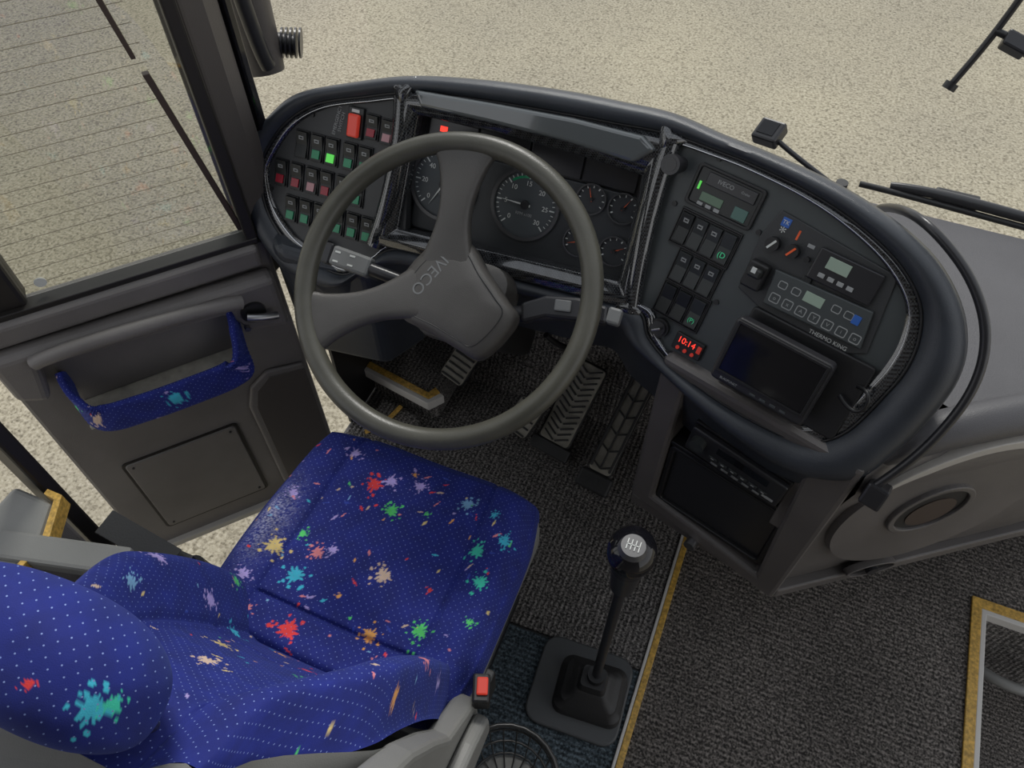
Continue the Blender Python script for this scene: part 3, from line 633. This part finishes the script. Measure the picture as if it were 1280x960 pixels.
def cush(a,b):
    s=a*2-1; t=b*2-1; m=max(abs(s),abs(t))
    e=.90
    def mp(q): return math.copysign(min(abs(q),e)/e,q)
    S1,T1=mp(s),mp(t)
    k=.16; X=S1*math.sqrt(max(0,1-k*T1*T1*T1*T1)); Y=T1*math.sqrt(max(0,1-k*S1**4))
    inn=max(abs(S1),abs(T1))
    rd=sm((inn-.86)/.14)
    z=.475-.022*rd*rd
    z+=.016*sm((abs(S1)-.55)/.3)*(1-rd)
    z-=.011*math.exp(-((abs(S1)-.62)/.02)**2)*(.5 if T1>-.9 else 0)
    z-=.009*math.exp(-((T1+.62)/.018)**2)*(1 if abs(S1)<.62 else 0)
    z-=.014*sm((T1-.6)/.4)
    z+=.012*sm((-T1-.55)/.4)
    z+=.006*math.sin(X*5+1)*math.cos(Y*4)
    drop=max(0,(m-e)/(1-e)); out=.006*math.sin(drop*math.pi)
    x=cx0+X*hx*(1+out/.2); y=cy0+Y*hy*(1+out/.2)
    if X<0: x-=.016*max(0,.4-T1)*(-X)
    return (x,y,z-.085*drop)
SPL=[(-.519,.577,.020,'r'),(-.493,.597,.016,'l'),(-.439,.610,.015,'l'),(-.587,.626,.015,'l'),(-.463,.541,.017,'g'),(-.338,.607,.016,'b'),(-.623,.398,.021,'y'),(-.548,.418,.016,'s'),(-.525,.432,.012,'l'),(-.594,.440,.011,'g'),
(-.416,.421,.019,'t'),(-.561,.365,.021,'c'),(-.283,.525,.018,'e'),(-.243,.557,.015,'c'),(-.390,.321,.017,'o'),(-.314,.359,.018,'g'),(-.516,.275,.023,'r'),(-.253,.472,.017,'e'),(-.307,.300,.017,'g'),(-.350,.275,.016,'s'),(-.33,.268,.010,'l'),(-.645,.50,.011,'l'),(-.64,.33,.014,'l'),(-.60,.28,.013,'s'),(-.46,.63,.006,'o'),(-.40,.56,.006,'g'),(-.33,.43,.006,'r'),(-.47,.36,.006,'o'),(-.28,.60,.009,'c'),(-.24,.40,.009,'g')]
fabgrid('cushion',270,250,cush,lambda a,b:cush(a,b)[:2],SPL,95,seat,(-.69,-.22,.24,.66),2,(-.655,.44,.028,.07))
prism('cushion_shell',Z,rrect(-.447,.448,.492,.445,.05),.36,.425,M_grey,seat,.012,seg=3)
prism('seat_base',Z,rrect(-.445,.43,.40,.36,.03),.20,.36,M_blk,seat,.01)
prism('suspension_bellows',Z,rrect(-.445,.42,.34,.32,.03),.04,.20,M_rubber,seat,.01)
prism('seat_rails',Z,rrect(-.445,.42,.40,.46,.01),.005,.04,M_blk,seat,.004)
def back_c(v):
    y=.245-.07*v-.13*v*v; z=.455+.52*v
    return y,z
def hwid(v): return .238-.012*v-.085*sm((v-.62)/.38)
def bfront(a,b):
    v=b; s=a*2-1; y,z=back_c(v); hw=hwid(v)
    bol=.074*sm((abs(s)-.40)/.42)*(1-.5*sm((v-.6)/.4))*(1.15-.3*v)
    rd=sm((abs(s)-.86)/.14)
    x=-.452+hw*s
    topr=sm((v-.9)/.1)
    y2=y+bol-.080*rd*rd-.05*topr
    y2-=.012*math.sin(min(1,v*1.6)*math.pi)*(1-abs(s))
    y2-=.007*math.exp(-((v-.30)/.012)**2)*(1 if abs(s)<.5 else 0)+.006*math.exp(-((abs(s)-.5)/.02)**2)
    return (x,y2,z-.012*topr*abs(s))
BSP=[(-.16,.18,.018,'l'),(.15,.16,.016,'g'),(.10,.09,.017,'l'),(-.11,.11,.018,'c'),(-.04,.06,.013,'o'),(.21,.09,.013,'g'),(.03,.12,.012,'r'),(-.22,.30,.019,'l'),(-.17,.38,.016,'b'),(.24,.20,.016,'s'),(.08,.24,.016,'g'),(-.05,.26,.018,'y'),(.20,.27,.013,'c'),(.0,.38,.018,'t'),(.13,.42,.016,'g'),(-.21,.07,.015,'g'),(-.27,.16,.014,'s'),(.28,.12,.012,'l'),(-.28,.24,.015,'c'),(.27,.33,.015,'o')]
fabgrid('backrest_front',240,260,bfront,lambda a,b:(0,0),BSP,75,seat,(-.32,.32,0,.6),5,None,'arc')
def bshell(a,b):
    v=b; s=a*2-1; y,z=back_c(v); hw=hwid(v)+.008
    ang=s*math.pi/2
    x=-.452+hw*math.copysign(abs(math.sin(ang))**.6,s); yy=y-.012-.085*max(0,math.cos(ang))**.6
    return V((x,yy,z-.01))
L=[[bshell(i/30,j/16) for i in range(31)] for j in range(17)]
loft('backrest_shell',L,M_grey,seat,False,False,70)
mesh('backrest_top_cap',[bshell(i/30,1) for i in range(31)]+[V(bfront(1-i/20,1)) for i in range(21)],[list(range(52))],M_grey,seat)
wf=Fr((-.202,0,0),U=(0,1,0),W=(0,0,1))
prism('side_wing',wf,[(.30,.37),(.30,.455),(.265,.49),(.215,.55),(.185,.65),(.145,.76),(.08,.88),(-.05,.88),(.0,.70),(.03,.55),(.05,.37)],-.020,.020,M_grey,seat,.010,seg=3)
prism('side_hinge_cover',wf,[(.285,.38),(.285,.445),(.23,.475),(.16,.50),(.10,.56),(.03,.58),(.0,.50),(.02,.38)],.020,.048,M_grey,seat,.010,seg=3)
bar('left_frame_bar',(-.95,.160,.695),(-.70,.225,.690),.045,.03,M_grey,seat,.006)
hr=empty('headrest',seat)
def head(a,b):
    th=a*2*math.pi; ph=(b-.5)*math.pi
    ce=lambda x,p: math.copysign(abs(x)**p,x)
    x=.125*ce(math.cos(ph),.7)*ce(math.cos(th),.75); y=.060*ce(math.cos(ph),.7)*ce(math.sin(th),.75); z=.095*ce(math.sin(ph),.8)
    q=V((x,y-.25*x*x*4,z)); q.rotate(Matrix.Rotation(R(12),3,'X'))
    return (-.484+q.x,.052+q.y,1.055+q.z)
def huv(a,b):
    p=head(a,b); return (.83*p[0]-.55*p[2],p[1]+.07*p[2])
fabgrid('headrest_pad',220,160,head,huv,[(-.917,.103,.017,'c'),(-.905,.112,.010,'e'),(-.968,.100,.006,'r')],4,hr,(-1.1,-.86,.05,.2),9,None,'planar')
for sx in (-.06,.06): tube('post_%d'%(sx>0),[(-.46+sx,.04,.90),(-.46+sx,.045,1.02)],.007,M_steel,hr)
sb=empty('seat_belt_buckle',seat)
box('stem',Fr((-.178,.33,.44),U=(0,1,0),W=(0,0,1)),0,0,.03,.08,-.008,.008,M_blk,sb,.003)
FB_=Fr((-.180,.310,.49),U=(.93,.35,0),W=(-.35,.93,0))
box('body',FB_,0,0,.028,.046,-.04,.0,M_blk,sb,.004); box('release_button',FB_,.002,.002,.018,.028,0,.005,M_red,sb,.003)
bl=empty('seat_belt')
box('anchor',Fr((-.735,.28,.50),0,0),0,0,.04,.07,-.05,.03,M_blk,bl,.006); bar('webbing',(-.85,.29,.60),(-.735,.29,.54),.045,.003,M_rubber,bl,.001)
tube('retractor_tube',[(-.82,.38,.02),(-.80,.36,.25),(-.75,.32,.45)],.018,M_blk,bl)
wb=empty('wire_basket')
cb=V((-.105,.225,.33)); M_bw=mat('basket_wire',(.03,.03,.03),.3)
for k,(z,r) in enumerate([(0,.090),(-.012,.086),(-.06,.078),(-.12,.07)]): tube('hoop_%d'%k,[cb+V((r*math.cos(a/24*2*math.pi),r*math.sin(a/24*2*math.pi),z)) for a in range(24)],.004 if k==0 else .002,M_bw,wb,'POLY',True,3)
for k in range(22):
    a=k/22*2*math.pi; tube('wire_%d'%k,[cb+V((.090*math.cos(a),.090*math.sin(a),0)),cb+V((.07*math.cos(a),.07*math.sin(a),-.12)),cb+V((0,0,-.125))],.0014,M_bw,wb,'POLY',False,2)
cyl('liner',Fr(cb+V((0,0,-.13)),0,0),0,0,.068,0,.004,M_grey,wb)
tube('stand',[cb+V((0,0,-.13)),V((-.105,.225,.004))],.008,M_blk,wb)
# ------------------------------------------------------------------ DOOR
door=empty('door_1')
prism('inner_panel',D,[(-.505,-.10),(.03,-.10),(.03,.75),(.0,.762),(-.385,.762),(-.50,.762)],-.05,.0,M_door,door,.008)
prism('window_sill',D,[(-.505,.715),(.01,.715),(.01,.765),(-.505,.765)],-.03,.024,M_door,door,.010,seg=3)
box('seal_strip',D,-.235,.770,.50,.012,-.02,.012,M_seal,door,.002)
prism('rear_window_frame',D,[(-.475,.77),(-.385,.77),(-.385,1.9),(-.475,1.9)],-.05,.0,M_seal,door,.008)
box('front_window_frame',D,.006,1.33,.022,1.14,-.04,.01,M_seal,door,.004)
prism('armrest_ledge',D,[(-.49,.60),(-.44,.575),(-.42,.665),(-.09,.64),(-.06,.58),(.02,.56),(.02,.70),(-.49,.71)],0,.045,M_door,door,.014,seg=3)
tube('armrest_bar',[D(-.42,.690,.05),D(-.38,.712,.062),D(-.12,.700,.062),D(-.055,.672,.05)],.014,M_door,door)
prism('pocket_floor',D,[(-.405,.500),(-.085,.508),(-.085,.515),(-.405,.508)],0,.075,M_tan,door,.001)
prism('pocket_back',D,[(-.41,.515),(-.08,.515),(-.075,.655),(-.41,.67)],0,.004,M_door,door,0)
# fabric-covered pocket lip: a curved loop running along the tray
lipc=[(-.408,.60,.004),(-.402,.560,.050),(-.375,.530,.082),(-.30,.524,.088),(-.20,.526,.090),(-.125,.530,.088),(-.098,.548,.080),(-.084,.60,.040),(-.080,.64,.006)]
lc=catmull([V(p) for p in lipc],False,8)
def lipfn(a,b):
    f_=a*(len(lc)-1); i=min(int(f_),len(lc)-2); t=f_-i; c=lc[i]*(1-t)+lc[i+1]*t
    tg_=(lc[i+1]-lc[i]).normalized(); up=V((0,1,0)); up=(up-tg_*up.dot(tg_)).normalized(); sd=tg_.cross(up)
    an=b*2*math.pi; ca,sa=math.cos(an),math.sin(an)
    q=c+up*math.copysign(abs(ca)**.5,ca)*.038+sd*math.copysign(abs(sa)**.5,sa)*.008
    return tuple(D(q.x,q.y,q.z))
fabgrid('pocket_fabric_lip',260,60,lipfn,lambda a,b:(a*.42,b*.19),[(.10,.045,.011,'t'),(.14,.155,.010,'s'),(.19,.045,.010,'c'),(.24,.150,.011,'g'),(.30,.045,.010,'l'),(.36,.14,.010,'c'),(.10,.150,.011,'t'),(.19,.145,.010,'g'),(.28,.14,.009,'c'),(.06,.05,.009,'g')],16,door,(0,.42,0,.19),3)
ring('hatch_groove',D,rrect(-.297,.125,.262,.300,.012,rot=0),rrect(-.297,.125,.252,.290,.010),0,.003,M_seal,door,0)
box('hatch',D,-.297,.125,.250,.288,0,.006,M_door,door,.003,r=.010)
for sx in (-.11,.11):
    for sz in (-.13,.13): cyl('hatch_screw',D,-.297+sx,.125+sz,.003,.006,.008,M_blks,door,12)
dep=[(-.125,-.02),(.02,-.02),(.02,.40),(-.06,.415),(-.105,.38),(-.125,.32)]
prism('kick_recess_edge',D,dep,0,.012,M_door,door,.006,seg=3); prism('kick_recess',D,[(-.110,-.02),(.02,-.02),(.02,.385),(-.06,.398),(-.095,.365),(-.110,.31)],.011,.014,M_pillar,door,.003)
prism('door_bottom_trim',D,[(-.50,-.105),(.03,-.105),(.03,-.085),(-.50,-.085)],-.05,.015,M_strip,door,.003)
hd=empty('latch',door)
cyl('escutcheon',D,-.040,.635,.024,.045,.052,M_blk,hd); tube('lever',[D(-.055,.640,.062),D(-.03,.632,.068),D(.0,.620,.062)],.008,M_steel,hd)
cyl('lock_button',D,-.062,.60,.006,.045,.055,M_steel,hd)
wg=empty('window_1')
prism('pane',D,[(-.385,.775),(0,.775),(0,1.9),(-.385,1.9)],-.022,-.018,M_glassD,wg,0)
for i in range(22):
    z=.80+i*.030; tube('heater_wire_%d'%i,[D(-.38,z,-.0175),D(-.05,z-.002,-.0175)],.0005,M_wire,wg,'POLY',False,1)
prism('slider_strip_a',D,[(-.070,1.14),(-.063,1.14),(-.098,1.40),(-.108,1.40)],-.018,-.008,M_brown,wg,.001)
prism('slider_strip_b',D,[(-.012,.79),(-.002,.79),(-.054,1.115),(-.064,1.115)],-.018,-.006,M_brown,wg,.001)
cyl('inspection_sticker',D,-.352,.800,.010,-.017,-.016,M_white,wg,24)
# left wall and pillars
wl=empty('wall_left')
prism('lower_wall',Z,[(-.93,-.9),(-.88,-.9),(-.88,.26),(-.93,.26)],-.3,.66,M_door,wl,.006)
prism('window_ledge',Z,[(-.95,-.9),(-.85,-.9),(-.84,.20),(-.87,.262),(-.95,.262)],.66,.70,M_grey,wl,.01,seg=3)
prism('gold_ledge_trim',Z,[(-.842,.16),(-.832,.16),(-.828,.21),(-.862,.275),(-.89,.275),(-.89,.266),(-.868,.264),(-.838,.205)],.675,.706,M_gold,wl,.001)
prism('door_post',Z,[(-.95,.272),(-.905,.272),(-.905,.298),(-.95,.298)],-.3,1.9,M_seal,wl,.005)
ap=empty('a_pillar')
prism('inner_trim',Z,[(-.905,.838),(-.865,.838),(-.850,.875),(-.855,.915),(-.905,.915)],.70,1.95,M_pillar,ap,.008,seg=3)
prism('outer_seal',Z,[(-.935,.86),(-.906,.86),(-.906,.93),(-.93,.94)],.60,1.95,M_seal,ap,.006)
prism('gloss_edge',Z,[(-.870,.918),(-.850,.918),(-.850,.935),(-.87,.938)],.75,1.95,M_gloss,ap,.003)
ms=empty('exterior_mirror_arm')
tube('arm',[(-.955,1.09,1.75),(-.955,1.09,1.2),(-.950,1.08,1.00),(-.940,1.07,.955)],.042,M_pillar,ms,radii=[1,1,1,.85])
tube('inner_bar',[(-.925,1.02,1.7),(-.915,1.02,1.07),(-.905,1.04,.99)],.014,M_blks,ms)
tube('clamp',[(-.945,1.10,1.00),(-.895,1.12,.99)],.018,M_blk,ms)
for i in range(5): tube('clamp_rib_%d'%i,[(-.920+i*.008,1.110+i*.003,.996),(-.917+i*.008,1.1115+i*.003,.9955)],.027,M_blks,ms)
# windscreen, front wall, unseen overhead and rear panels added for shade
ws=empty('window_2')
mesh('windscreen_pane',[(-.87,1.345,.79),(-.3,1.348,.79),(.4,1.348,.79),(1.2,1.345,.79),(1.2,1.25,2.0),(.4,1.27,2.0),(-.3,1.27,2.0),(-.87,1.25,2.0)],[[0,1,6,7],[1,2,5,6],[2,3,4,5]],M_glass,ws)
prism('wall_front',Z,[(-.87,1.342),(1.2,1.342),(1.2,1.36),(-.87,1.36)],-.4,.77,M_body,None,.004)
prism('unseen_shade_ceiling',Z,[(-1.0,-.95),(1.65,-.95),(1.65,.16),(-1.0,.16)],2.02,2.06,M_grey,None,.004)  # unseen partial roof, added over the seat to darken the headrest
prism('unseen_light_block_wall',Z,[(-1.0,-.95),(1.65,-.95),(1.65,-.91),(-1.0,-.91)],-.3,2.02,M_door,None,.004)  # unseen partition, added to block light from behind the seat
wp=empty('windscreen_wiper')
tube('blade',[(.165,1.385,.795),(.30,1.385,.795),(.48,1.385,.780),(.85,1.375,.78)],.006,M_blk,wp)
tube('arm',[(.22,1.395,.80),(.32,1.395,.812),(.42,1.39,.80),(.9,1.38,.79)],.010,M_blks,wp,radii=[.7,1.3,1,.7])
tube('arm_b',[(.30,1.41,.79),(.50,1.40,.79),(.9,1.39,.77)],.006,M_steel,wp)
box('pivot',Fr((.34,1.40,.79),0,0),0,0,.08,.022,-.01,.022,M_blk,wp,.004)
dc=empty('dash_camera')
FC=Fr((-.024,1.235,.955),U=(.9,-.3,.1),W=(.3,.8,.5))
box('housing',FC,0,0,.045,.040,-.014,.014,M_blks,dc,.004); box('lens_panel',FC,-.002,.002,.030,.026,.014,.0155,M_gloss,dc,.001)
tube('arm',[(-.005,1.225,.95),(.04,1.205,.935),(.115,1.184,.915),(.17,1.16,.90)],.0045,M_blks,dc)
cyl('arm_knuckle',Fr((.115,1.184,.915),0,0),0,0,.010,-.01,.014,M_blk,dc)
tube('camera_cable',[(.17,1.16,.90)]+[B(u*S,v*S,w) for u,v,w in [(300,175,-.02),(385,150,-.012),(450,108,-.008),(490,58,-.006),(508,0,-.006),(508,-60,-.006),(498,-130,-.006),(476,-190,-.004)]],.0065,M_blks,dash)
box('cable_clamp',B,.482,-.205,.032,.036,-.03,.006,M_blks,dash,.004)
mb=empty('interior_mirror_bracket')
tube('rod',[(.205,1.20,1.12),(.225,1.21,1.18),(.245,1.22,1.25),(.28,1.22,1.6),(.30,1.22,1.95)],.005,M_blks,mb); tube('ball',[(.203,1.198,1.113),(.206,1.202,1.122)],.010,M_blk,mb)
box('sensor',Fr((.258,1.205,1.19),U=(.9,-.2,-.2),W=(.2,.7,.6)),0,0,.035,.022,-.012,.012,M_blks,mb,.003)
tube('sensor_arm',[(.228,1.21,1.20),(.255,1.205,1.20),(.30,1.20,1.165)],.005,M_blk,mb)
# ------------------------------------------------------------------ camera
cam=bpy.data.cameras.new('camera'); co=bpy.data.objects.new('camera',cam); col.objects.link(co)
d=V((-.230,.561,-.7955)).normalized(); r=V((.925,.379,0)).normalized(); u=r.cross(d)
mx=Matrix((r,u,-d)).transposed().to_4x4(); mx.translation=V((0,0,1.75)); co.matrix_world=mx
cam.lens=27; cam.sensor_width=36; cam.clip_start=.02; cam.clip_end=200; sc.camera=co
# ------------------------------------------------------------------ light
w=bpy.data.worlds.new('overcast_sky'); sc.world=w; w.use_nodes=True
n=w.node_tree.nodes; l=w.node_tree.links; bg=n['Background']
tc=n.new('ShaderNodeTexCoord'); sx=n.new('ShaderNodeSeparateXYZ'); l.new(tc.outputs['Generated'],sx.inputs[0])
rp=n.new('ShaderNodeValToRGB'); e=rp.color_ramp.elements; e[0].position=.0; e[0].color=(1.0,1.0,1.0,1); e[1].position=1; e[1].color=(.62,.66,.72,1)
l.new(sx.outputs['Z'],rp.inputs[0]); l.new(rp.outputs[0],bg.inputs[0]); bg.inputs[1].default_value=1.05
s=bpy.data.lights.new('sun','SUN'); s.energy=2.2; s.angle=R(16); s.color=(1,.97,.93); so=bpy.data.objects.new('sun',s); col.objects.link(so)
so.rotation_euler=(R(-36),R(-14),0); so.location=(0,3,5)
sc.view_settings.view_transform='Standard'; sc.view_settings.exposure=0; sc.view_settings.look='None'
